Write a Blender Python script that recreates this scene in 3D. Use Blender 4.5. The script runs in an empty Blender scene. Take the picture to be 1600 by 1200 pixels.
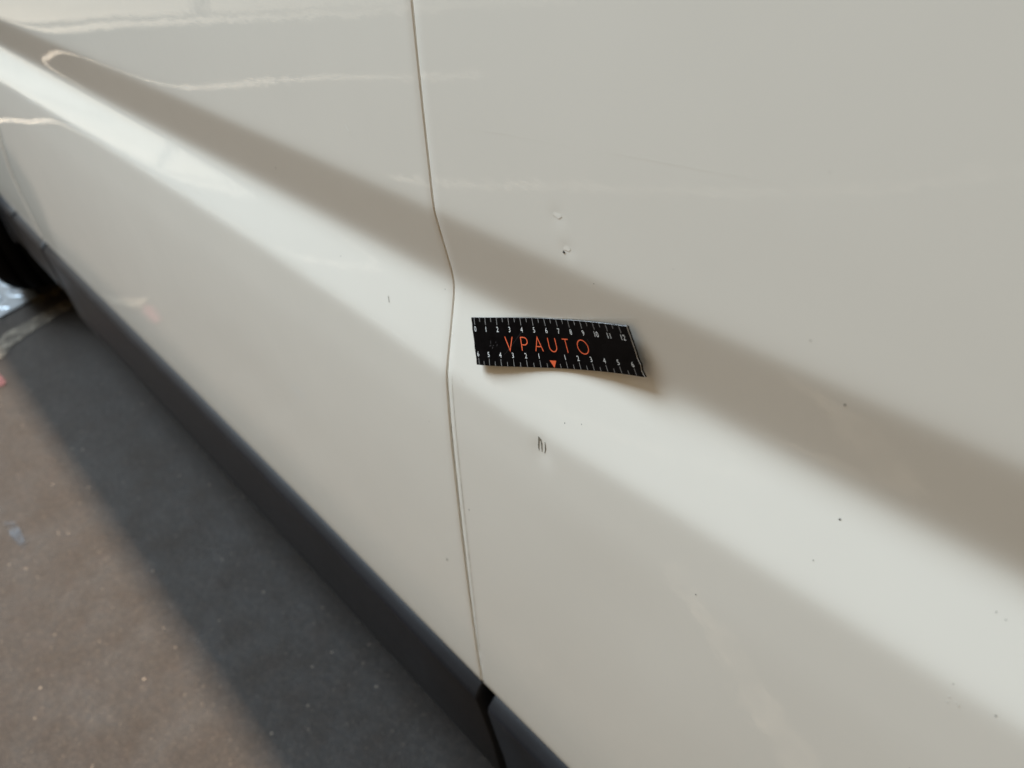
import bpy, bmesh, math, random
import numpy as np
from mathutils import Matrix, Vector

random.seed(7)
SC = bpy.context.scene
COL = SC.collection
GZ = 0.80            # height of the door groove above the workshop floor

# ------------------------------------------------------------------ camera
cam_d = bpy.data.cameras.new('camera')
cam = bpy.data.objects.new('camera', cam_d)
COL.objects.link(cam)
cam_d.sensor_width = 36.0
cam_d.lens = 1110.0 / 1600.0 * 36.0
cam_d.clip_start = 0.01
cam_d.clip_end = 200.0
# columns: right, up, back
_r = (0.69172391, 0.72156352, -0.02939593)
_u = (-0.41874474, 0.43392651, 0.79772214)
_b = (0.58836287, -0.53949409, 0.60230828)
_c = (0.30143, -0.2344, 0.20818 + GZ)
cam.matrix_world = Matrix(((_r[0], _u[0], _b[0], _c[0]),
                           (_r[1], _u[1], _b[1], _c[1]),
                           (_r[2], _u[2], _b[2], _c[2]),
                           (0, 0, 0, 1)))
cam_d.dof.use_dof = True
cam_d.dof.focus_distance = 0.385
cam_d.dof.aperture_fstop = 7.0
SC.camera = cam

# ------------------------------------------------------------------ light
W = bpy.data.worlds.new('World')
SC.world = W
W.use_nodes = True
_bg = W.node_tree.nodes['Background']
_bg.inputs[0].default_value = (1.0, 0.76, 0.47, 1)     # warm bounce of the workshop hall
_bg.inputs[1].default_value = 0.37


def area(name, loc, target, sx, sy, power, color, spread=180):
    d = bpy.data.lights.new(name, 'AREA')
    d.shape = 'RECTANGLE'
    d.size, d.size_y = sx, sy
    d.energy = power
    d.color = color
    d.spread = math.radians(spread)
    o = bpy.data.objects.new(name, d)
    COL.objects.link(o)
    o.location = loc
    v = Vector(target) - Vector(loc)
    # local -Z to the target, local X kept along world X
    z = -v.normalized()
    x = Vector((1, 0, 0))
    y = z.cross(x).normalized()
    x = y.cross(z).normalized()
    o.rotation_euler = Matrix((x, y, z)).transposed().to_euler()
    return o


# long roof skylight on the photographer's side of the car
area('roof_skylight', (-2.2, -0.95, 3.65), (-0.9, -0.45, 0.8), 3.0, 1.4, 284, (0.70, 0.87, 1.02))
# warm tube line above the car: throws the car's shadow edge on the floor
area('ceiling_tube', (-1.3, 0.46, 4.0), (-1.3, 0.46, 0.0), 7.4, 0.15, 850, (1.0, 0.82, 0.63))
# daylight over the forecourt outside the gate
area('forecourt_daylight', (-10.5, -4.5, 6.0), (-10.5, -4.5, 0.0), 7.0, 8.0, 430, (0.86, 0.96, 1.0))

SC.view_settings.view_transform = 'Standard'
SC.view_settings.look = 'None'
SC.view_settings.exposure = 0.0
SC.view_settings.gamma = 1.0
SC.view_settings.use_curve_mapping = False


# ------------------------------------------------------------------ helpers
def link(name, me, mats, parent=None, smooth=True, **props):
    o = bpy.data.objects.new(name, me)
    COL.objects.link(o)
    if not isinstance(mats, (list, tuple)):
        mats = [mats]
    if not me.materials:
        for m in mats:
            me.materials.append(m)
    if smooth:
        me.polygons.foreach_set('use_smooth', [True] * len(me.polygons))
    if parent:
        o.parent = parent
        o.matrix_parent_inverse = parent.matrix_world.inverted()
    for k, v in props.items():
        o[k] = v
    return o


def pymesh(name, vs, fs, mi=None):
    me = bpy.data.meshes.new(name)
    me.from_pydata([tuple(map(float, v)) for v in vs], [], fs)
    if mi is not None:
        me.polygons.foreach_set('material_index', mi)
    me.update()
    return me


def empty(name, loc, label, cat):
    o = bpy.data.objects.new(name, None)
    COL.objects.link(o)
    o.location = loc
    o['label'] = label
    o['category'] = cat
    bpy.context.view_layer.update()
    return o


def box_mesh(name, lo, hi, bevel=0.0):
    bm = bmesh.new()
    bmesh.ops.create_cube(bm, size=1.0)
    for v in bm.verts:
        for k in range(3):
            v.co[k] = (lo[k] + hi[k]) / 2 + v.co[k] * (hi[k] - lo[k])
    if bevel:
        bmesh.ops.bevel(bm, geom=bm.edges[:], offset=bevel, segments=2, affect='EDGES')
    me = bpy.data.meshes.new(name)
    bm.to_mesh(me)
    bm.free()
    return me


class NT:
    """small node helper"""
    def __init__(self, name):
        self.m = bpy.data.materials.new(name)
        self.m.use_nodes = True
        self.t = self.m.node_tree
        self.p = self.t.nodes['Principled BSDF']

    def n(self, kind, **kw):
        nd = self.t.nodes.new(kind)
        for k, v in kw.items():
            if k in ('inputs',):
                for kk, vv in v.items():
                    nd.inputs[kk].default_value = vv
            else:
                setattr(nd, k, v)
        return nd

    def l(self, a, b):
        self.t.links.new(a, b)

    def coord(self):
        return self.n('ShaderNodeTexCoord').outputs['Object']

    def noise(self, co, scale, detail=3, rough=0.5):
        nd = self.n('ShaderNodeTexNoise', inputs={'Scale': scale, 'Detail': detail, 'Roughness': rough})
        self.l(co, nd.inputs['Vector'])
        return nd.outputs['Fac']

    def ramp(self, fac, stops):
        nd = self.n('ShaderNodeValToRGB')
        el = nd.color_ramp.elements
        while len(el) < len(stops):
            el.new(0.5)
        for e, (p, c) in zip(el, stops):
            e.position = p
            e.color = (c[0], c[1], c[2], 1) if isinstance(c, (tuple, list)) else (c, c, c, 1)
        self.l(fac, nd.inputs[0])
        return nd.outputs[0]

    def mix(self, fac, a, b, mode='MIX'):
        nd = self.n('ShaderNodeMix', data_type='RGBA', blend_type=mode)
        for sock, val in ((nd.inputs[0], fac), (nd.inputs[6], a), (nd.inputs[7], b)):
            if hasattr(val, 'is_linked'):
                self.l(val, sock)
            elif isinstance(val, (tuple, list)):
                sock.default_value = (val[0], val[1], val[2], 1)
            else:
                sock.default_value = val
        return nd.outputs[2]

    def math(self, op, a, b=0.0):
        nd = self.n('ShaderNodeMath', operation=op)
        for sock, val in ((nd.inputs[0], a), (nd.inputs[1], b)):
            if hasattr(val, 'is_linked'):
                self.l(val, sock)
            else:
                sock.default_value = val
        return nd.outputs[0]

    def bump(self, h, strength, dist):
        nd = self.n('ShaderNodeBump', inputs={'Strength': strength, 'Distance': dist})
        self.l(h, nd.inputs['Height'])
        return nd.outputs[0]


def specks(k, co, scale, radius, keep):
    """mask of rare small round specks"""
    v = k.n('ShaderNodeTexVoronoi', inputs={'Scale': scale, 'Randomness': 1.0})
    k.l(co, v.inputs['Vector'])
    near = k.math('LESS_THAN', v.outputs['Distance'], radius)
    sep = k.n('ShaderNodeSeparateColor')
    k.l(v.outputs['Color'], sep.inputs[0])
    rare = k.math('LESS_THAN', sep.outputs[0], keep)
    return k.math('MULTIPLY', near, rare), sep.outputs[1]


def mat_paint(name, base, dirt=1.0):
    k = NT(name)
    co = k.coord()
    film = k.noise(co, 7.0, 5, 0.6)
    dust = k.ramp(film, [(0.35, tuple(c * 0.975 for c in base)), (0.7, base)])
    m1, r1 = specks(k, co, 38.0, 0.016, 0.55)
    m2, r2 = specks(k, co, 95.0, 0.020, 0.22)
    a = k.math('MULTIPLY', m1, k.math('MULTIPLY', r1, 0.85 * dirt))
    b = k.math('MULTIPLY', m2, k.math('MULTIPLY', r2, 0.60 * dirt))
    s = k.math('MAXIMUM', a, b)
    col = k.mix(s, dust, (0.10, 0.085, 0.07))
    k.l(col, k.p.inputs['Base Color'])
    k.p.inputs['Roughness'].default_value = 0.55
    k.p.inputs['Specular IOR Level'].default_value = 0.0
    k.p.inputs['Coat Weight'].default_value = 1.0
    k.p.inputs['Coat IOR'].default_value = 1.5
    k.l(k.ramp(k.noise(co, 22.0, 4, 0.65), [(0.3, 0.012), (0.75, 0.040)]), k.p.inputs['Coat Roughness'])
    peel = k.math('ADD', k.noise(co, 210.0, 2, 0.5), k.math('MULTIPLY', k.noise(co, 26.0, 2, 0.5), 3.2))
    nb = k.bump(peel, 0.30, 0.00012)
    k.l(nb, k.p.inputs['Coat Normal'])
    return k.m


def mat_plain(name, col, rough, spec=0.5, metal=0.0, var=0.15, scale=30.0, bump=0.0, bscale=400.0, bdist=0.0005):
    k = NT(name)
    co = k.coord()
    f = k.noise(co, scale, 4, 0.6)
    c = k.ramp(f, [(0.3, tuple(x * (1 - var) for x in col)), (0.7, tuple(min(1, x * (1 + var)) for x in col))])
    k.l(c, k.p.inputs['Base Color'])
    k.p.inputs['Roughness'].default_value = rough
    k.p.inputs['Specular IOR Level'].default_value = spec
    k.p.inputs['Metallic'].default_value = metal
    if bump:
        k.l(k.bump(k.noise(co, bscale, 2, 0.5), bump, bdist), k.p.inputs['Normal'])
    return k.m


def mat_floor():
    k = NT('workshop_floor')
    co = k.coord()
    big = k.noise(co, 1.7, 5, 0.6)
    mid = k.noise(co, 11.0, 6, 0.7)
    patch = k.noise(co, 27.0, 5, 0.65)
    fine = k.noise(co, 95.0, 5, 0.75)
    grain = k.noise(co, 330.0, 3, 0.7)
    K = 0.48
    sc = lambda r, g, b: (r * K * 1.13, g * K, b * K * 0.87)
    c = k.ramp(mid, [(0.32, sc(0.023, 0.0195, 0.0175)), (0.52, sc(0.031, 0.026, 0.0232)), (0.72, sc(0.040, 0.0335, 0.0295))])
    c = k.mix(k.ramp(patch, [(0.50, 0.0), (0.72, 0.55)]), c, sc(0.044, 0.031, 0.026))
    c = k.mix(k.ramp(big, [(0.40, 0.0), (0.68, 0.40)]), c, sc(0.021, 0.0180, 0.0170))
    c = k.mix(k.ramp(fine, [(0.44, 0.0), (0.66, 0.80)]), c, sc(0.058, 0.049, 0.043))
    c = k.mix(k.ramp(grain, [(0.34, 0.90), (0.50, 0.0)]), c, sc(0.012, 0.010, 0.009))
    # oil drips and dark blotches
    c = k.mix(k.ramp(k.noise(co, 6.0, 4, 0.75), [(0.60, 0.0), (0.74, 0.55)]), c, sc(0.011, 0.010, 0.010))
    # pale grains of aggregate, irregular
    c = k.mix(k.ramp(k.noise(co, 150.0, 2, 0.5), [(0.665, 0.0), (0.70, 0.55)]), c, sc(0.13, 0.115, 0.10))
    m1, r1 = specks(k, co, 60.0, 0.11, 0.26)
    c = k.mix(k.math('MULTIPLY', m1, k.math('MULTIPLY', r1, 0.8)), c, sc(0.42, 0.38, 0.34))
    k.l(c, k.p.inputs['Base Color'])
    k.l(k.ramp(mid, [(0.3, 0.55), (0.7, 0.8)]), k.p.inputs['Roughness'])
    k.p.inputs['Specular IOR Level'].default_value = 0.3
    h = k.math('ADD', k.math('ADD', fine, k.math('MULTIPLY', grain, 0.5)), k.math('MULTIPLY', mid, 2.0))
    k.l(k.bump(h, 0.5, 0.003), k.p.inputs['Normal'])
    return k.m


def mat_worn(name, col, floorcol, scale, lo, hi, rough=0.7):
    """paint on the floor, worn through in patches (alpha)"""
    k = NT(name)
    co = k.coord()
    f = k.noise(co, scale, 6, 0.7)
    a = k.ramp(f, [(lo, 0.0), (hi, 1.0)])
    k.p.inputs['Base Color'].default_value = (*col, 1)
    k.p.inputs['Roughness'].default_value = rough
    k.l(a, k.p.inputs['Alpha'])
    return k.m


PAINT = mat_paint('white_car_paint', (0.828, 0.783, 0.698))
HEM = mat_plain('dusty_door_edge', (0.70, 0.66, 0.58), 0.7, 0.2, var=0.2, scale=90)
SILLW = mat_plain('dusty_white_jamb', (0.50, 0.46, 0.40), 0.6, 0.3, var=0.25, scale=60)
PLASTIC = mat_plain('dark_grey_cladding', (0.0082, 0.0094, 0.0122), 0.42, 0.34, var=0.2, scale=18, bump=0.3, bscale=1500, bdist=0.0002)
BLACK = mat_plain('black_underbody', (0.010, 0.010, 0.010), 0.9, 0.1)
RUBBER = mat_plain('tyre_rubber', (0.005, 0.005, 0.005), 0.9, 0.05, var=0.3, scale=25, bump=0.3, bscale=300, bdist=0.001)
ALLOY = mat_plain('wheel_alloy', (0.45, 0.45, 0.46), 0.35, 0.5, metal=0.9)
GLASS = mat_plain('dark_window_glass', (0.02, 0.025, 0.025), 0.05, 0.6)
RULER_FACE = mat_plain('black_ruler_print', (0.0032, 0.0026, 0.0028), 0.28, 0.07, var=0.4, scale=160)
RULER_EDGE = mat_plain('pale_ruler_core', (0.62, 0.62, 0.62), 0.5, 0.4, var=0.2, scale=300)
INK_ORANGE = mat_plain('orange_ink', (0.80, 0.135, 0.05), 0.5, 0.3, var=0.05)
INK_WHITE = mat_plain('white_ink', (0.74, 0.74, 0.72), 0.5, 0.3, var=0.1, scale=400)
INK_TICK = mat_plain('grey_tick_ink', (0.24, 0.23, 0.22), 0.5, 0.3, var=0.25, scale=500)
INK_FAINT = mat_plain('faint_scratch', (0.055, 0.05, 0.05), 0.6, 0.3)
SCUFF = mat_plain('grey_scuff', (0.21, 0.19, 0.15), 0.7, 0.2, var=0.45, scale=900)
CHIP = mat_plain('dark_stone_chip', (0.03, 0.024, 0.02), 0.8, 0.1)
TOUCH = mat_plain('touched_up_paint', (0.86, 0.82, 0.74), 0.6, 0.2, var=0.08, scale=300)
SEAMDIRT = mat_plain('dried_seam_dirt', (0.56, 0.51, 0.43), 0.7, 0.2, var=0.25, scale=120)
HAIR = mat_plain('hairline_scratch', (0.82, 0.795, 0.735), 0.6, 0.2, var=0.03, scale=300)
FLOOR = mat_floor()
CONCRETE = mat_plain('pale_forecourt_concrete', (0.50, 0.49, 0.46), 0.8, 0.3, var=0.12, scale=2.0)
STEEL = mat_plain('dark_steel_track', (0.035, 0.035, 0.035), 0.6, 0.3, var=0.3)
LINEPAINT = mat_worn('worn_white_line_paint', (0.66, 0.61, 0.54), None, 16.0, 0.30, 0.44)
FAINTPAINT = mat_worn('scuffed_white_line_paint', (0.36, 0.33, 0.29), None, 9.0, 0.30, 0.75)
DUSTPAINT = mat_worn('dusty_chalk_streak', (0.21, 0.185, 0.155), None, 14.0, 0.32, 0.80)
PINK = mat_worn('pink_marker_paint', (0.09, 0.024, 0.027), None, 45.0, 0.30, 0.55)
BLUE = mat_worn('blue_marker_paint', (0.030, 0.043, 0.063), None, 40.0, 0.38, 0.72)
PALE = mat_worn('pale_worn_strip', (0.13, 0.108, 0.082), None, 26.0, 0.34, 0.66)
OLIVE = mat_worn('worn_yellow_paint', (0.10, 0.072, 0.028), None, 35.0, 0.36, 0.60)
DIAMOND = mat_plain('galvanised_plate', (0.32, 0.35, 0.38), 0.45, 0.5, metal=0.85, var=0.15, scale=20, bump=0.15, bscale=200)


# ------------------------------------------------------------------ the setting
def sheet(name, x0, x1, y0, y1, z, mat, n=1, parent=None, **pr):
    vs, fs = [], []
    for j in range(n + 1):
        for i in range(n + 1):
            vs.append((x0 + (x1 - x0) * i / n, y0 + (y1 - y0) * j / n, z))
    for j in range(n):
        for i in range(n):
            a = j * (n + 1) + i
            fs.append((a, a + 1, a + n + 2, a + n + 1))
    return link(name, pymesh(name, vs, fs), mat, parent, False, **pr)


floor = sheet('floor', -30, 30, -30, 30, 0.0, FLOOR, 4, kind='structure')


def ribbon_floor(name, pts, width, z, mat, parent=floor, jitter=0.0):
    """a painted strip following pts on the floor"""
    pts = [Vector((p[0], p[1], 0)) for p in pts]
    dense = []
    for a, b in zip(pts[:-1], pts[1:]):
        n = max(2, int((b - a).length / 0.02)) if jitter else 2
        dense += [a.lerp(b, i / n) for i in range(n)]
    dense.append(pts[-1])
    vs, fs = [], []
    for i, p in enumerate(dense):
        d = (dense[min(i + 1, len(dense) - 1)] - dense[max(i - 1, 0)]).normalized()
        nrm = Vector((-d.y, d.x, 0))
        w = width / 2
        vs.append(tuple(p + nrm * (w + random.uniform(-jitter, jitter)) + Vector((0, 0, z))))
        vs.append(tuple(p - nrm * (w + random.uniform(-jitter, jitter)) + Vector((0, 0, z))))
        if i:
            a = 2 * i - 2
            fs.append((a, a + 1, a + 3, a + 2))
    return link(name, pymesh(name, vs, fs), mat, parent, False)


def poly_floor(name, pts, z, mat, parent=floor):
    return link(name, pymesh(name, [(x, y, z) for x, y in pts], [tuple(range(len(pts)))]), mat, parent, False)


# markings on the floor: those the glossy door mirrors and those in view
ribbon_floor('painted_line', [(-4.25, 0.4), (-4.08, -0.4), (-3.85, -1.2), (-3.45, -1.9), (-2.9, -2.6)], 0.050, 0.004, LINEPAINT, jitter=0.004)
ribbon_floor('painted_line', [(-1.9, -1.2), (-0.98, -1.92), (-0.5, -2.5), (-0.2, -3.2)], 0.06, 0.004, FAINTPAINT, jitter=0.006)
ribbon_floor('painted_line', [(-0.12, -0.56), (-0.03, -0.505), (0.07, -0.452), (0.16, -0.405), (0.26, -0.36)], 0.050, 0.004, DUSTPAINT, jitter=0.009)
poly_floor('paint_mark', [(-1.70, -0.21), (-1.64, -0.192), (-1.580, -0.187), (-1.56, -0.198), (-1.58, -0.212), (-1.66, -0.225)], 0.004, PINK)
poly_floor('paint_mark', [(-1.065, -0.318), (-1.05, -0.302), (-1.015, -0.300), (-0.965, -0.303), (-0.96, -0.310), (-1.02, -0.318)], 0.004, BLUE)
ribbon_floor('painted_strip', [(-1.70, -0.215), (-1.80, -0.11), (-1.83, -0.05), (-1.87, 0.05), (-1.90, 0.4)], 0.055, 0.004, PALE, jitter=0.006)
ribbon_floor('painted_strip', [(-3.08, -0.183), (-2.76, -0.174)], 0.014, 0.004, LINEPAINT)
ribbon_floor('painted_strip', [(-1.95, -0.02), (-1.99, 0.06), (-1.97, 0.30)], 0.05, 0.0045, OLIVE, jitter=0.008)

# the gate track and the bright forecourt beyond it
gd = Vector((0.46, -1.0, 0)).normalized()
gp = Vector((-6.45, -1.45, 0))


def gate_pt(off, s):
    n = Vector((-gd.y, gd.x, 0)) * -1.0      # away from the car
    if n.x > 0:
        n = -n
    p = gp + n * off + gd * s
    return (p.x, p.y)


fc = [gate_pt(0.0, -6), gate_pt(0.0, 9), gate_pt(14, 9), gate_pt(14, -6)]
forecourt = link('forecourt', pymesh('forecourt', [(x, y, 0.004) for x, y in fc], [(0, 1, 2, 3)]), CONCRETE, None, False, kind='structure')
ribbon_floor('gate_track', [gate_pt(0.03, -6), gate_pt(0.03, 9)], 0.20, 0.008, STEEL)
ribbon_floor('gate_track', [gate_pt(-0.50, -6), gate_pt(-0.50, 9)], 0.16, 0.008, STEEL)
ribbon_floor('gate_threshold', [gate_pt(-0.23, -6), gate_pt(-0.23, 9)], 0.30, 0.006, CONCRETE)
for s in (-2.2, 1.0, 4.2):
    ribbon_floor('slab_joint', [gate_pt(0.1, s), gate_pt(12, s)], 0.09, 0.008, STEEL, forecourt)
for off in (3.2, 6.4):
    ribbon_floor('slab_joint', [gate_pt(off, -6), gate_pt(off, 9)], 0.12, 0.009, STEEL, forecourt)

# ------------------------------------------------------------------ the car
suv = empty('parked_suv', (-0.7, 0.85, 0.0), 'white car with creased doors and dark grey sill cladding', 'car')

ZS = np.arange(-0.520, 0.330, 0.001)


def base_profile(zb):
    cz = [-0.60, -0.430, -0.36, -0.29, -0.20, -0.11, zb, 0.0, 0.0495, 0.12, 0.33]
    cy = [0.000, -0.0122, -0.0142, -0.0152, -0.0164, -0.0164, -0.0150, -0.0014, -0.0117, -0.0122, -0.0105]
    raw_z = np.arange(-0.60, 0.40, 0.001)
    raw = np.interp(raw_z, cz, cy)
    out = np.empty(len(ZS))
    for i, z in enumerate(ZS):
        s = np.interp(z, [-0.20, -0.10, zb, -0.025, 0.0, 0.02, 0.0495, 0.07, 0.12], [0.03, 0.010, 0.0048, 0.007, 0.0062, 0.007, 0.0042, 0.008, 0.02])
        w = np.exp(-0.5 * ((raw_z - z) / s) ** 2)
        out[i] = (w * raw).sum() / w.sum()
    return out


ZBX = [-3.0, -1.07, -0.45, -0.25, -0.10, 0.0, 0.085, 0.174, 0.33, 1.5]
ZBV = [-0.050, -0.050, -0.050, -0.052, -0.057, -0.062, -0.061, -0.057, -0.054, -0.054]
ZBS = np.linspace(-0.066, -0.046, 9)
PROF = np.array([base_profile(zb) for zb in ZBS])
# x, z, depth (in), radius x, radius z
DENTS = [(0.0858, -0.0735, 0.00042, 0.0075, 0.0095), (0.0935, 0.0735, 0.00013, 0.0045, 0.0040), (0.1000, 0.0590, 0.00018, 0.0045, 0.0035),
         (0.1700, -0.1500, 0.00050, 0.05, 0.06), (-0.35, -0.25, 0.0006, 0.12, 0.05)]


def ysurf(x, z):
    zb = np.interp(x, ZBX, ZBV)
    f = (zb - ZBS[0]) / (ZBS[-1] - ZBS[0]) * (len(ZBS) - 1)
    i = int(min(max(math.floor(f), 0), len(ZBS) - 2))
    f -= i
    a = np.interp(z, ZS, PROF[i])
    b = np.interp(z, ZS, PROF[i + 1])
    y = a + (b - a) * f
    # very slight barrel along the car
    y += 0.0020 * ((x + 0.5) / 1.5) ** 2 if x < -0.5 else 0.0
    for dx, dz, d, rx, rz in DENTS:
        q = ((x - dx) / rx) ** 2 + ((z - dz) / rz) ** 2
        if q < 9:
            y += d * math.exp(-q)
    return float(y)


def edge_rise(x):
    return float(np.interp(x, [-1.75, -1.40, -0.65, -0.30, 0.0, 0.2], [0.028, 0.0125, 0.0125, 0.008, 0.0, -0.001]))


def zlist():
    z = []
    v = -0.4265
    while v < 0.2601:
        z.append(v)
        v += 0.0022 if -0.105 < v < 0.085 else 0.008
    return z


ZROWS = zlist()
ARCHES = [(-2.16, -0.45), (0.95, -0.46)]


def panel(name, xl, xr, cols, parent, roll=0.0009, depth=0.014, cut=True):
    """a pressed panel: outer skin with rolled edges and a returned hem; xl, xr are functions of z"""
    arcs = [0.35, 0.75, 1.15, 1.5708]
    vs, fs, mi = [], [], []
    rows = []
    # hem rows below the bottom edge
    below = [(-0.4265 - 0.003 * math.sin(a), 0.003 * (1 - math.cos(a))) for a in (0.5, 1.0, 1.5708, 2.2)] + [(-0.4285, 0.020)]
    zrows = [(z, z, 0.0, 0) for z in ZROWS]
    zrows = [(-0.4265, zz, dy, 1) for zz, dy in reversed(below)] + zrows
    for zref, zz, dyz, hem in zrows:
        L, Rr = xl(zref), xr(zref)
        row = []
        row.append((L, depth, 1))
        for a in reversed(arcs):
            row.append((L + roll - roll * math.sin(a), roll * (1 - math.cos(a)), 0))
        for c in cols:
            x = L + roll + (Rr - L - 2 * roll) * c
            row.append((x, 0.0, 0))
        for a in arcs:
            row.append((Rr - roll + roll * math.sin(a), roll * (1 - math.cos(a)), 0))
        row.append((Rr, depth, 1))
        idx = []
        for x, dy, h in row:
            idx.append(len(vs))
            k_ = min(max((-0.34 - zref) / 0.0865, 0.0), 1.0)
            vs.append((x, ysurf(x, zref) + dy + dyz, zz + edge_rise(x) * k_ + GZ))
        rows.append(idx)
    nc = len(rows[0])
    for j in range(len(rows) - 1):
        for i in range(nc - 1):
            q = (rows[j][i], rows[j][i + 1], rows[j + 1][i + 1], rows[j + 1][i])
            c = [(vs[k][0], vs[k][2] - GZ) for k in q]
            mx = sum(p[0] for p in c) / 4
            mz = sum(p[1] for p in c) / 4
            if cut and any(math.hypot(mx - ax, mz - az) < 0.430 for ax, az in ARCHES):
                continue
            fs.append(q)
            mi.append(1 if (i == 0 or i == nc - 2) else 0)
    return link(name, pymesh(name, vs, fs, mi), [PAINT, HEM], parent)


def cols_of(lo, hi, spots=(), coarse=0.02):
    """relative column positions with finer steps near the spots (x in metres)"""
    out = [0.0]
    x = lo
    while x < hi - 1e-6:
        st = coarse
        for a, b, s in spots:
            if a <= x <= b:
                st = s
        x = min(hi, x + st)
        out.append((x - lo) / (hi - lo))
    return out


def seam_mid(z):      # the line between the two doors
    return float(np.interp(z, [-0.44, -0.30, 0.0, 0.26], [0.0015, 0.0, 0.0, -0.0010]))


def seam_gap(z):
    return float(np.interp(z, [-0.44, -0.10, -0.03, 0.26], [0.0011, 0.0009, 0.00032, 0.00032]))


def front_edge(z):
    return float(np.interp(z, [-0.44, -0.3218, -0.2718, -0.2198, -0.1668, 0.26], [-1.358, -1.354, -1.347, -1.314, -1.262, -1.24]))


front_door = panel('front_door', lambda z: front_edge(z) + 0.0022, lambda z: seam_mid(z) - seam_gap(z),
                   cols_of(-1.25, 0.0, [(-0.12, 0.0, 0.008)]), suv)
rear_door = panel('rear_door', lambda z: seam_mid(z) + seam_gap(z), lambda z: 1.02,
                  cols_of(0.0, 1.02, [(0.0, 0.07, 0.006), (0.07, 0.12, 0.0012), (0.12, 0.4, 0.010)]), suv)
fender = panel('front_fender', lambda z: -2.85, lambda z: front_edge(z) - 0.0022, cols_of(-2.85, -1.25, [], 0.025), suv)
quarter = panel('rear_quarter_panel', lambda z: 1.025, lambda z: 1.75, cols_of(1.025, 1.75, [], 0.03), suv)


# dark plastic cladding swept along the car
def cladding(name, x0f, x1f, parent, zbot=-0.583, n=24):
    prof = [(0.012, -0.4290), (-0.006, -0.4300), (-0.0100, -0.4312), (-0.0150, -0.4352), (-0.0195, -0.4392), (-0.0217, -0.4422), (-0.0224, -0.4460),
            (-0.0220, -0.4520), (-0.0208, -0.4680), (-0.0198, -0.4900), (-0.0186, -0.5150), (-0.0175, zbot + 0.012), (-0.0150, zbot + 0.004), (-0.0080, zbot), (0.030, zbot + 0.004)]
    vs, fs = [], []
    m = len(prof)
    prev = 0
    for i in range(n + 1):
        t = i / n
        for y, z in prof:
            a, b = x0f(z), x1f(z)
            yy, zz = y, z
            if i in (0, n):
                yy += 0.0012
            x = a + (b - a) * t
            if i == 1:
                x = a + 0.0015
            if i == n - 1:
                x = b - 0.0015
            vs.append((x, yy, zz + edge_rise(x) * min(max((zz - zbot) / (-0.45 - zbot), 0.0), 1.0) + GZ))
    for i in range(n):
        for j in range(m - 1):
            a = i * m + j
            fs.append((a, a + 1, a + m + 1, a + m))
    # returned ends
    for i, sgn in ((0, 1), (n, -1)):
        base = len(vs)
        for j in range(m):
            x, y, z = vs[i * m + j]
            vs.append((x, y + 0.03, z))
        for j in range(m - 1):
            q = (i * m + j, i * m + j + 1, base + j + 1, base + j)
            fs.append(q if sgn < 0 else q[::-1])
    return link(name, pymesh(name, vs, fs), PLASTIC, parent)


def gap_l(z):
    return float(np.interp(z, [-0.60, -0.53, -0.436, -0.42], [0.030, 0.021, 0.000, 0.001]))


def gap_r(z):
    return float(np.interp(z, [-0.60, -0.53, -0.462, -0.42], [0.049, 0.035, 0.0195, 0.0165]))


cladding('sill_cladding', lambda z: -1.352 + (-0.43 - z) * 0.35, gap_l, front_door)
cladding('sill_cladding', gap_r, lambda z: 0.52, rear_door)
cladding('fender_cladding', lambda z: -1.566 - (-0.43 - z) * 0.30, lambda z: -1.366 + (-0.43 - z) * 0.35, fender, zbot=-0.536)


def arch_trim(name, cx, cz, parent, a0, a1, tail=None, inner=0.392, outer=0.462):
    """flared trim ring round a wheel opening"""
    prof = [(outer, -0.012), (outer - 0.004, -0.0205), (outer - 0.016, -0.0240), (inner + 0.018, -0.0215), (inner + 0.006, -0.0215), (inner, -0.0170), (inner - 0.002, 0.030)]
    vs, fs = [], []
    n = 60
    m = len(prof)
    for i in range(n + 1):
        a = math.radians(a0 + (a1 - a0) * i / n)
        for r, y in prof:
            vs.append((cx + r * math.cos(a), y, cz + r * math.sin(a) + GZ))
    for i in range(n):
        for j in range(m - 1):
            q = (i * m + j, i * m + j + 1, (i + 1) * m + j + 1, (i + 1) * m + j)
            fs.append(q)
    return link(name, pymesh(name, vs, fs), PLASTIC, parent)


arch_trim('wheel_arch_trim', -2.16, -0.45, fender, -10, 192)
cladding('arch_trim_foot', lambda z: -1.772, lambda z: -1.572 - (-0.43 - z) * 0.30, fender, zbot=-0.528, n=8)
arch_trim('wheel_arch_trim', 0.95, -0.46, quarter, -11, 191)

# body behind the doors, roof, glass
link('rocker', box_mesh('rocker', (-1.56, 0.024, -0.545 + GZ), (0.56, 0.14, -0.25 + GZ), 0.01), BLACK, suv)
link('door_pillar', box_mesh('door_pillar', (-0.10, 0.0225, -0.40 + GZ), (0.12, 0.05, 0.25 + GZ), 0.004), SILLW, suv)


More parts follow.
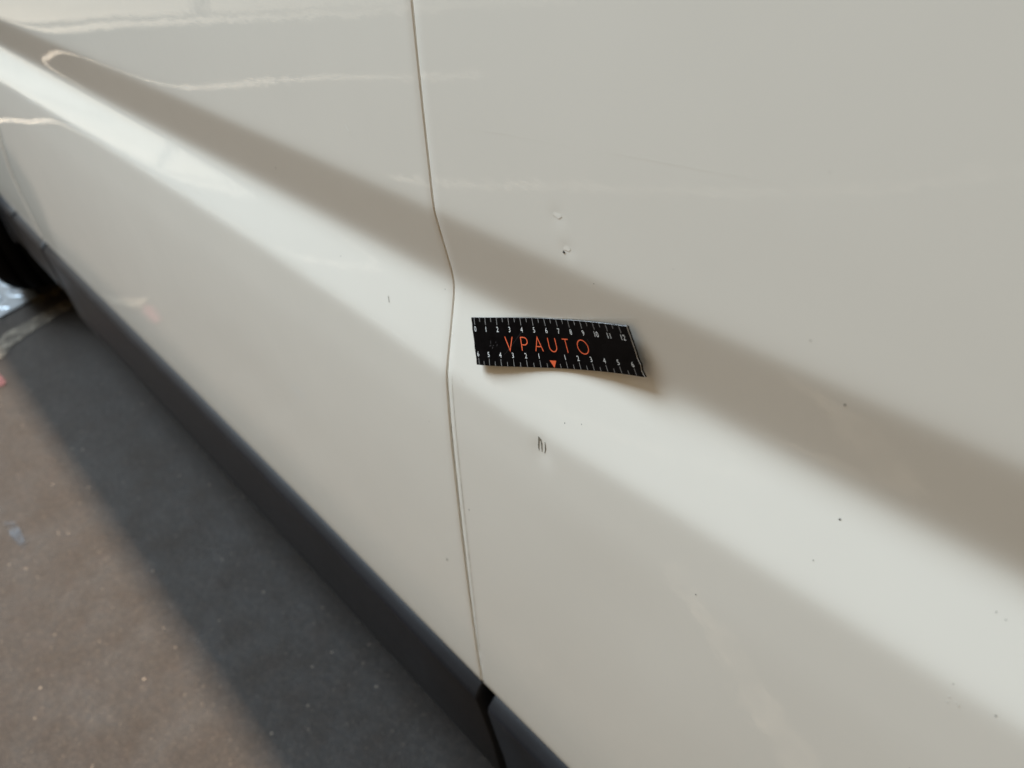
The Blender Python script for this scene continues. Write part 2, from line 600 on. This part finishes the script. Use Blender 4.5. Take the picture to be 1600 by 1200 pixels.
def shell():
    # cross-section of the car body swept along its length, narrowing towards the nose
    sec = [(0.05, -0.52), (0.05, 0.20), (0.03, 0.262), (0.055, 0.275), (0.09, 0.285), (1.61, 0.285), (1.66, 0.262), (1.70, 0.20), (1.715, -0.10), (1.69, -0.52)]
    vs, fs = [], []
    xs = [-2.95, -2.6, -1.45, 0.1, 1.3, 1.85]
    m = len(sec)
    for x in xs:
        for y, z in sec:
            zz = z if x > -1.5 else (z - 0.10 * (-1.45 - x) / 1.5 if z > 0 else z)
            vs.append((x, y if x > -2.8 else 0.10 + y * 0.85, zz + GZ))
    for i in range(len(xs) - 1):
        for j in range(m):
            k = (j + 1) % m
            fs.append((i * m + j, (i + 1) * m + j, (i + 1) * m + k, i * m + k))
    fs.append(tuple(range(m))[::-1])
    fs.append(tuple((len(xs) - 1) * m + j for j in range(m)))
    return pymesh('body_shell', vs, fs)


link('body_shell', shell(), BLACK, suv, False)


def greenhouse():
    vs = []
    for x0, x1, y0, y1, z in ((-1.35, 1.75, 0.07, 1.66, 0.29), (-0.62, 1.45, 0.26, 1.46, 0.78)):
        vs += [(x0, y0, z + GZ), (x1, y0, z + GZ), (x1, y1, z + GZ), (x0, y1, z + GZ)]
    fs = [(0, 1, 5, 4), (1, 2, 6, 5), (2, 3, 7, 6), (3, 0, 4, 7)]
    return pymesh('cabin_glass', vs, fs)


link('cabin_glass', greenhouse(), GLASS, suv, False)
link('roof', box_mesh('roof', (-0.66, 0.245, 0.775 + GZ), (1.50, 1.475, 0.82 + GZ), 0.018), PAINT, suv)


# wheels
def lathe_y(name, prof, n=64):
    vs, fs = [], []
    m = len(prof)
    for i in range(n):
        a = 2 * math.pi * i / n
        for r, y in prof:
            vs.append((r * math.cos(a), y, r * math.sin(a)))
    for i in range(n):
        for j in range(m - 1):
            k = (i + 1) % n
            fs.append((i * m + j, i * m + j + 1, k * m + j + 1, k * m + j))
    return pymesh(name, vs, fs)


tp = [(0.215, 0.012), (0.222, 0.004), (0.235, 0.000), (0.285, -0.006), (0.315, 0.002), (0.330, 0.016), (0.338, 0.036)]
for g in (0.055, 0.095, 0.135):
    tp += [(0.340, g - 0.004), (0.332, g - 0.003), (0.332, g + 0.003), (0.340, g + 0.004)]
tp += [(0.338, 0.165), (0.330, 0.185), (0.30, 0.2), (0.22, 0.195)]
TYRE = lathe_y('tyre', tp)
RIM = lathe_y('rim', [(0.0, 0.045), (0.03, 0.035), (0.05, 0.040), (0.06, 0.060), (0.19, 0.060), (0.205, 0.030), (0.212, 0.012), (0.222, 0.010), (0.222, 0.19)], 48)


def spoke_mesh():
    bm = bmesh.new()
    for k in range(5):
        a = 2 * math.pi * k / 5 + 0.3
        for w0, w1, r0, r1 in ((0.026, 0.016, 0.03, 0.212),):
            pts = [(r0, -w0), (r1, -w1), (r1, w1), (r0, w0)]
            ring = []
            for y in (0.018, 0.045):
                ring.append([bm.verts.new((r * math.cos(a) - t * math.sin(a), y, r * math.sin(a) + t * math.cos(a))) for r, t in pts])
            bm.faces.new(ring[0])
            for i in range(4):
                bm.faces.new((ring[0][i], ring[0][(i + 1) % 4], ring[1][(i + 1) % 4], ring[1][i]))
    me = bpy.data.meshes.new('spokes')
    bm.to_mesh(me)
    bm.free()
    return me


SPOKES = spoke_mesh()
for x, y, flip in ((-2.12, -0.026, -14), (0.95, 0.004, 0), (-2.15, 1.715, 166), (0.95, 1.715, 180)):
    w = bpy.data.objects.new('wheel', None)
    COL.objects.link(w)
    w.parent = suv
    w.matrix_parent_inverse = suv.matrix_world.inverted()
    w.location = (x, y, 0.345)
    w.rotation_euler = (0, 0, math.radians(flip))
    bpy.context.view_layer.update()
    for nm, me, mt in (('tyre', TYRE, RUBBER), ('rim', RIM, ALLOY), ('spokes', SPOKES, ALLOY)):
        o = bpy.data.objects.new(nm, me)
        COL.objects.link(o)
        if not me.materials:
            me.materials.append(mt)
            me.polygons.foreach_set('use_smooth', [nm != 'spokes'] * len(me.polygons))
        o.parent = w


# --------------------------------------------- marks on the doors
def stroke_on_door(name, pts, widths, mat, parent, off=0.00012, seg=6):
    """thin flat mark lying on the pressed skin; pts are (x, z)"""
    P = []
    for k in range(len(pts) - 1):
        for i in range(seg):
            t = i / seg
            P.append((pts[k][0] + (pts[k + 1][0] - pts[k][0]) * t, pts[k][1] + (pts[k + 1][1] - pts[k][1]) * t,
                      widths[k] + (widths[k + 1] - widths[k]) * t))
    P.append((*pts[-1], widths[-1]))
    vs, fs = [], []
    for i, (x, z, w) in enumerate(P):
        a = P[max(i - 1, 0)]
        b = P[min(i + 1, len(P) - 1)]
        dx, dz = b[0] - a[0], b[1] - a[1]
        L = math.hypot(dx, dz) or 1
        nx, nz = -dz / L, dx / L
        w = w * random.uniform(0.9, 1.5)
        for s in (1, -1):
            xx, zz = x + nx * w / 2 * s, z + nz * w / 2 * s
            vs.append((xx, ysurf(xx, zz) - off, zz + GZ))
        if i:
            q = 2 * i - 2
            fs.append((q, q + 1, q + 3, q + 2))
    return link(name, pymesh(name, vs, fs), mat, parent)


def blot_on_door(name, x, z, rx, rz, mat, parent, off=0.00012, n=11, rough=0.3):
    vs = [(x, ysurf(x, z) - off, z + GZ)]
    for i in range(n):
        a = 2 * math.pi * i / n
        k = random.uniform(1 - rough, 1 + rough)
        xx, zz = x + rx * k * math.cos(a), z + rz * k * math.sin(a)
        vs.append((xx, ysurf(xx, zz) - off, zz + GZ))
    fs = [(0, 1 + i, 1 + (i + 1) % n) for i in range(n)]
    return link(name, pymesh(name, vs, fs), mat, parent)


mm = 0.001
stroke_on_door('scuff_mark', [(0.0834, -0.0640), (0.0833, -0.0675), (0.0832, -0.0722), (0.0837, -0.0742)], [1.1 * mm, 0.8 * mm, 0.8 * mm, 0.35 * mm], SCUFF, rear_door)
stroke_on_door('scuff_mark', [(0.0846, -0.0647), (0.0855, -0.0672), (0.0857, -0.0705), (0.0860, -0.0738)], [0.7 * mm, 0.9 * mm, 0.7 * mm, 0.4 * mm], SCUFF, rear_door)
blot_on_door('scuff_mark', 0.0842, -0.0655, 0.5 * mm, 1.0 * mm, SCUFF, rear_door, 0.00009)
stroke_on_door('scuff_mark', [(0.0882, -0.0650), (0.0886, -0.0681), (0.0887, -0.0706), (0.0881, -0.0736)], [0.25 * mm, 0.7 * mm, 0.8 * mm, 0.3 * mm], SCUFF, rear_door)
blot_on_door('paint_chip', 0.0977, 0.0571, 0.7 * mm, 0.7 * mm, CHIP, rear_door, 0.0002)
blot_on_door('touch_up_spot', 0.0995, 0.0596, 2.6 * mm, 1.4 * mm, TOUCH, rear_door)
blot_on_door('touch_up_spot', 0.0932, 0.0742, 2.6 * mm, 1.5 * mm, TOUCH, rear_door)
stroke_on_door('scuff_mark', [(-0.0655, -0.0321), (-0.0638, -0.0361)], [0.5 * mm, 0.5 * mm], SCUFF, front_door)
stroke_on_door('scuff_mark', [(-0.0788, 0.0801), (-0.0770, 0.0780), (-0.0757, 0.0766)], [0.3 * mm, 0.7 * mm, 0.3 * mm], HAIR, front_door)
stroke_on_door('hairline_scratch', [(0.0189, 0.0997), (0.0600, 0.1040), (0.1037, 0.1080)], [0.03 * mm, 0.06 * mm, 0.03 * mm], HAIR, rear_door, seg=16)
stroke_on_door('hairline_scratch', [(0.1120, 0.1087), (0.1400, 0.1111), (0.1658, 0.1132), (0.2000, 0.1163)], [0.03 * mm, 0.07 * mm, 0.06 * mm, 0.02 * mm], HAIR, rear_door, seg=16)
for x, z, r in ((0.2465, -0.0147, 0.55), (0.2362, 0.0424, 0.55), (0.2435, -0.0381, 0.4), (0.3060, -0.0170, 0.40), (0.3095, -0.0178, 0.36), (0.3222, -0.0556, 0.45),
                (0.3064, -0.0536, 0.35), (0.1972, -0.1011, 0.45), (0.3097, -0.1152, 1.0), (0.1003, -0.0455, 0.5), (0.0122, -0.1777, 0.8), (0.1160, 0.0472, 0.4), (0.2187, 0.0633, 0.4)):
    blot_on_door('dirt_speck', x, z, r * mm * 0.70, r * mm * 0.80, CHIP if r > 0.44 else SCUFF, rear_door, n=7)
for x, z, r in ((-0.1987, 0.0230, 0.7), (-0.0260, -0.2676, 1.3), (-0.0083, -0.0072, 0.4)):
    blot_on_door('dirt_speck', x, z, r * mm * 0.8, r * mm, SCUFF, front_door, n=7)
stroke_on_door('seam_dirt', [(0.0052, -0.060), (0.0056, -0.10), (0.0060, -0.20), (0.0058, -0.30), (0.0045, -0.37)], [0.2 * mm, 0.6 * mm, 0.8 * mm, 0.9 * mm, 0.5 * mm], SEAMDIRT, rear_door, 0.00008, 12)
blot_on_door('paint_chip', 0.0018, -0.0324, 0.9 * mm, 0.7 * mm, TOUCH, rear_door)
for k in range(5):
    x, z = 0.3064 + random.uniform(-0.0025, 0.0025), -0.0619 + random.uniform(-0.002, 0.002)
    blot_on_door('dirt_speck', x + 0.003, z, 0.45 * mm, 0.4 * mm, HAIR, rear_door, n=7)

# ------------------------------------------------------------------ magnetic ruler
RISE = 0.0008
A = np.array([[21.69, -6.37, -13.35], [30.76, -5.91, -9.69], [40.02, -5.22, -6.06], [49.36, -4.47, -2.5], [58.64, -3.97, 1.1], [67.86, -3.81, 4.84], [76.88, -4.23, 8.8], [86.2, -4.86, 12.71], [95.44, -5.95, 16.47], [104.7, -7.16, 20.29], [113.67, -8.7, 24.16], [122.63, -10.48, 27.99], [131.89, -12.17, 31.79]]) / 1000
B = np.array([[32.84, -13.95, -38.45], [41.64, -13.23, -34.88], [50.67, -12.2, -31.4], [59.94, -10.7, -27.96], [69.34, -9.1, -24.51], [78.55, -7.69, -20.87], [87.81, -6.49, -17.08], [96.63, -6.23, -13.22], [105.92, -6.09, -9.47], [114.94, -6.24, -5.41], [124.18, -6.84, -1.58], [133.08, -7.85, 2.19], [142.26, -8.54, 6.14]]) / 1000
_s = np.arange(13.0)
CA = [np.polyfit(_s, A[:, k], 4) for k in range(3)]
CB = [np.polyfit(_s, B[:, k], 4) for k in range(3)]


def _edge(C, s):
    sc = min(max(s, 0.0), 12.0)
    p = np.array([np.polyval(c, sc) for c in C])
    if s != sc:
        d = np.array([np.polyval(np.polyder(c), sc) for c in C])
        p = p + d * (s - sc)
    return p


def rsurf(s, t, h=0.0):
    """point on the ruler: s in cm along the scale, t from the top edge (0) to the bottom edge (1), h above its face"""
    a, b = _edge(CA, s), _edge(CB, s)
    p = a + (b - a) * t
    q_ = min(max((s - 7.5) / 4.5, 0.0), 1.0)
    p = p + np.array([0.0, RISE * q_ * q_ * (3 - 2 * q_), 0.0])
    if h:
        a2, b2 = _edge(CA, s + 0.05), _edge(CB, s + 0.05)
        du = (a2 + (b2 - a2) * t) - p
        n = np.cross(b - a, du)
        n = n / np.linalg.norm(n)
        if n[1] > 0:
            n = -n
        p = p + n * h
    return (p[0], p[1], p[2] + GZ)


RW = 28.4      # ruler width in mm


def ruler_body():
    NS, NTT = 90, 8
    depth = (0.0, -0.00030, -0.0011)           # printed film, then the black magnet sheet
    grid = {}
    vs = []
    for layer in range(3):
        for i in range(NS + 1):
            for j in range(NTT + 1):
                t = j / NTT
                s0 = -0.28 + 0.02 * math.sin(j * 2.1)
                s1 = 12.58 - 0.12 * t + (0.045 * math.sin(j * 3.3) if j > 4 else 0)
                s = s0 + (s1 - s0) * i / NS
                grid[layer, i, j] = len(vs)
                vs.append(rsurf(s, t, depth[layer]))
    fs, mi = [], []
    for i in range(NS):
        for j in range(NTT):
            fs.append((grid[0, i, j], grid[0, i, j + 1], grid[0, i + 1, j + 1], grid[0, i + 1, j])); mi.append(0)
            fs.append((grid[2, i, j], grid[2, i + 1, j], grid[2, i + 1, j + 1], grid[2, i, j + 1])); mi.append(2)
    for la in (0, 1):
        for i in range(NS):
            for j in (0, NTT):
                q = (grid[la, i, j], grid[la, i + 1, j], grid[la + 1, i + 1, j], grid[la + 1, i, j])
                fs.append(q if j == 0 else q[::-1]); mi.append(1 + la)
        for j in range(NTT):
            for i in (0, NS):
                q = (grid[la, i, j], grid[la + 1, i, j], grid[la + 1, i, j + 1], grid[la, i, j + 1])
                fs.append(q if i == 0 else q[::-1]); mi.append(1 + la)
    me = pymesh('magnetic_ruler', vs, fs, mi)
    bm = bmesh.new()
    bm.from_mesh(me)
    bmesh.ops.recalc_face_normals(bm, faces=bm.faces[:])
    bm.to_mesh(me)
    bm.free()
    return me


ruler = link('magnetic_ruler', ruler_body(), [RULER_FACE, RULER_EDGE, BLACK], None, False,
             label='black flexible ruler with orange lettering and white numerals stuck in the door crease', category='ruler')
PH = 0.00006


def print_poly(name, polys, mat, h=PH):
    """flat print: polys of (s, t) quads"""
    vs, fs = [], []
    for p in polys:
        b = len(vs)
        vs += [rsurf(s, t, h) for s, t in p]
        fs.append(tuple(range(b, b + len(p))))
    me = pymesh(name, vs, fs)
    return link(name, me, mat, ruler, False)


def stroke_polys(pts, w, closed=False):
    """pts in mm space (u along, v down) -> quads in (s, t)"""
    n = len(pts)
    L, R = [], []
    for i in range(n):
        if closed:
            a, b = pts[(i - 1) % n], pts[(i + 1) % n]
        else:
            a, b = pts[max(i - 1, 0)], pts[min(i + 1, n - 1)]
        if not closed and 0 < i < n - 1:
            # mitre
            d1 = np.array(pts[i]) - np.array(pts[i - 1]); d1 /= np.linalg.norm(d1)
            d2 = np.array(pts[i + 1]) - np.array(pts[i]); d2 /= np.linalg.norm(d2)
            d = d1 + d2
            k = np.linalg.norm(d) / 2
            d = d / np.linalg.norm(d)
            ww = w / 2 / max(k, 0.35)
        else:
            d = np.array(b) - np.array(a)
            d = d / np.linalg.norm(d)
            ww = w / 2
        nx, ny = -d[1], d[0]
        x, y = pts[i]
        L.append(((x + nx * ww) / 10, (y + ny * ww) / RW))
        R.append(((x - nx * ww) / 10, (y - ny * ww) / RW))
    out = []
    for i in range(n if closed else n - 1):
        j = (i + 1) % n
        out.append((L[i], L[j], R[j], R[i]))
    return out


# scale ticks
top_t, bot_t = [], []
for i in range(25):
    s = i / 2
    wl = 0.022
    ln = 0.150 if i % 2 == 0 else 0.088
    if s <= 12:
        top_t.append([(s - wl, 0.004), (s + wl, 0.004), (s + wl, ln), (s - wl, ln)])
        if i != 12:
            lb = 0.150 if i % 2 == 0 else 0.095
            bot_t.append([(s - wl, 1 - lb), (s + wl, 1 - lb), (s + wl, 0.996), (s - wl, 0.996)])
print_poly('tick_scale', top_t, INK_TICK)
print_poly('tick_scale', bot_t, INK_TICK)
print_poly('zero_marker', [[(5.75, 0.845), (6.25, 0.845), (6.0, 0.997)]], INK_ORANGE)

# orange capitals, thin single-stroke letters; v measured from the ruler's top edge in mm
T0, T1 = 0.385 * RW, 0.665 * RW
H = T1 - T0
LW = 0.62


def letter(strokes, off=0.0):
    polys = []
    for pts, closed in strokes:
        polys += stroke_polys(pts, LW, closed)
    print_poly('letter', polys, INK_ORANGE, PH)


def seg(u, pts):
    return [(u + a, T0 + b * H) for a, b in pts]


u = 28.4
letter([(seg(u, [(-3.0, 0), (0, 1.0), (3.0, 0)]), False)])
u = 40.2
arc = [(0.3 + 2.35 * math.sin(a), 0.27 - 0.27 * math.cos(a)) for a in np.linspace(0, math.pi, 14)]
letter([(seg(u, [(-2.2, 0.0), (-2.2, 1.0)]), False), (seg(u, [(-2.5, 0.03)] + [(x, 0.03 + y) for x, y in arc] + [(-2.2, 0.57)]), False)])
u = 51.3
letter([(seg(u, [(-2.9, 1.0), (0, 0.0), (2.9, 1.0)]), False), (seg(u, [(-1.75, 0.66), (1.75, 0.66)]), False)])
u = 62.4
cup = [(-2.9 * math.cos(a), 0.62 + 0.37 * math.sin(a)) for a in np.linspace(0, math.pi, 16)]
letter([(seg(u, [(-2.9, 0.0)] + cup + [(2.9, 0.0)]), False)])
u = 73.4
letter([(seg(u, [(-2.4, 0.03), (2.4, 0.03)]), False), (seg(u, [(0, 0.03), (0, 1.0)]), False)])
u = 86.4
letter([([(u + 4.1 * math.cos(a), (T0 + T1) / 2 + 0.50 * H * math.sin(a)) for a in np.linspace(0, 2 * math.pi, 40, endpoint=False)], True)])


def numeral(txt, s, tc, size=4.4):
    cu = bpy.data.curves.new('numeral', 'FONT')
    cu.body = txt
    cu.size = size
    cu.align_x = 'CENTER'
    cu.align_y = 'CENTER'
    cu.resolution_u = 3
    o = bpy.data.objects.new('tmp', cu)
    COL.objects.link(o)
    dg = bpy.context.evaluated_depsgraph_get()
    me0 = o.evaluated_get(dg).to_mesh()
    vv = [v.co.copy() for v in me0.vertices]
    ff = [tuple(p.vertices) for p in me0.polygons]
    bpy.data.objects.remove(o)
    ys = [v.y for v in vv]
    my = (max(ys) + min(ys)) / 2
    vs = [rsurf(s + v.x * 0.92 / 10, tc - (v.y - my) / RW, PH) for v in vv]
    me = pymesh('numeral', vs, ff)
    link('numeral', me, INK_WHITE, ruler, False)


for i in range(13):
    numeral(str(i), i, 0.238 if i < 12 else 0.236)
    if i != 6:
        numeral(str(abs(i - 6)), i, 0.765)
# wear on the print
print_poly('print_scratch', stroke_polys([(23.2, 21.6), (28.5, 17.5), (36.0, 11.0), (41.0, 7.2)], 0.12), INK_FAINT, PH * 1.6)
print_poly('print_scratch', stroke_polys([(91.5, 10.0), (92.8, 12.5)], 0.12), INK_FAINT, PH * 1.6)
for k in range(7):
    cx_, cy_ = 15.5 + random.uniform(-2.5, 2.5), 16.5 + random.uniform(-2.2, 2.2)
    a = random.uniform(0, 6.28)
    l = random.uniform(0.7, 1.8)
    print_poly('print_scratch', stroke_polys([(cx_, cy_), (cx_ + l * math.cos(a), cy_ + l * math.sin(a))], 0.35), INK_FAINT, PH * 1.6)

# ------------------------------------------------------------------ diamond plate beneath the front wheel
plate = empty('tread_plate', (-2.2, 0.0, 0.0), 'shiny steel tread plate with raised lozenges under the front wheel', 'metal plate')
def plate_mesh():
    out = [(-1.985, 0.0), (-1.930, -0.118), (-2.70, -0.118), (-2.70, 0.0)]
    vs = [(x, y, 0.001) for x, y in out] + [(x, y, 0.0065) for x, y in out]
    return pymesh('plate_sheet', vs, [(4, 7, 6, 5)] + [(i, (i + 1) % 4, 4 + (i + 1) % 4, 4 + i) for i in range(4)])


pl = plate_mesh()
link('plate_sheet', pl, DIAMOND, plate, False)


def lozenge():
    bm = bmesh.new()
    ring0, ring1 = [], []
    n = 14
    for i in range(n):
        a = 2 * math.pi * i / n
        x, y = 0.026 * math.cos(a), 0.0085 * math.sin(a)
        ring0.append(bm.verts.new((x, y, 0)))
        ring1.append(bm.verts.new((x * 0.72, y * 0.55, 0.0030)))
    for i in range(n):
        j = (i + 1) % n
        bm.faces.new((ring0[i], ring0[j], ring1[j], ring1[i]))
    bm.faces.new(ring1)
    me = bpy.data.meshes.new('lozenge')
    bm.to_mesh(me)
    bm.free()
    return me


LOZ = lozenge()
LOZ.materials.append(DIAMOND)
LOZ.polygons.foreach_set('use_smooth', [True] * len(LOZ.polygons))
ix = 0
x = -2.32
while x < -1.90:
    y = -0.096
    iy = 0
    while y < -0.012 and x < -2.005 - y * 0.42:
        o = bpy.data.objects.new('lozenge', LOZ)
        COL.objects.link(o)
        o.parent = plate
        o.location = (x + 2.2, y, 0.006)
        o.rotation_euler = (0, 0, math.radians(45 if (ix + iy) % 2 else -45))
        y += 0.048
        iy += 1
    x += 0.048
    ix += 1
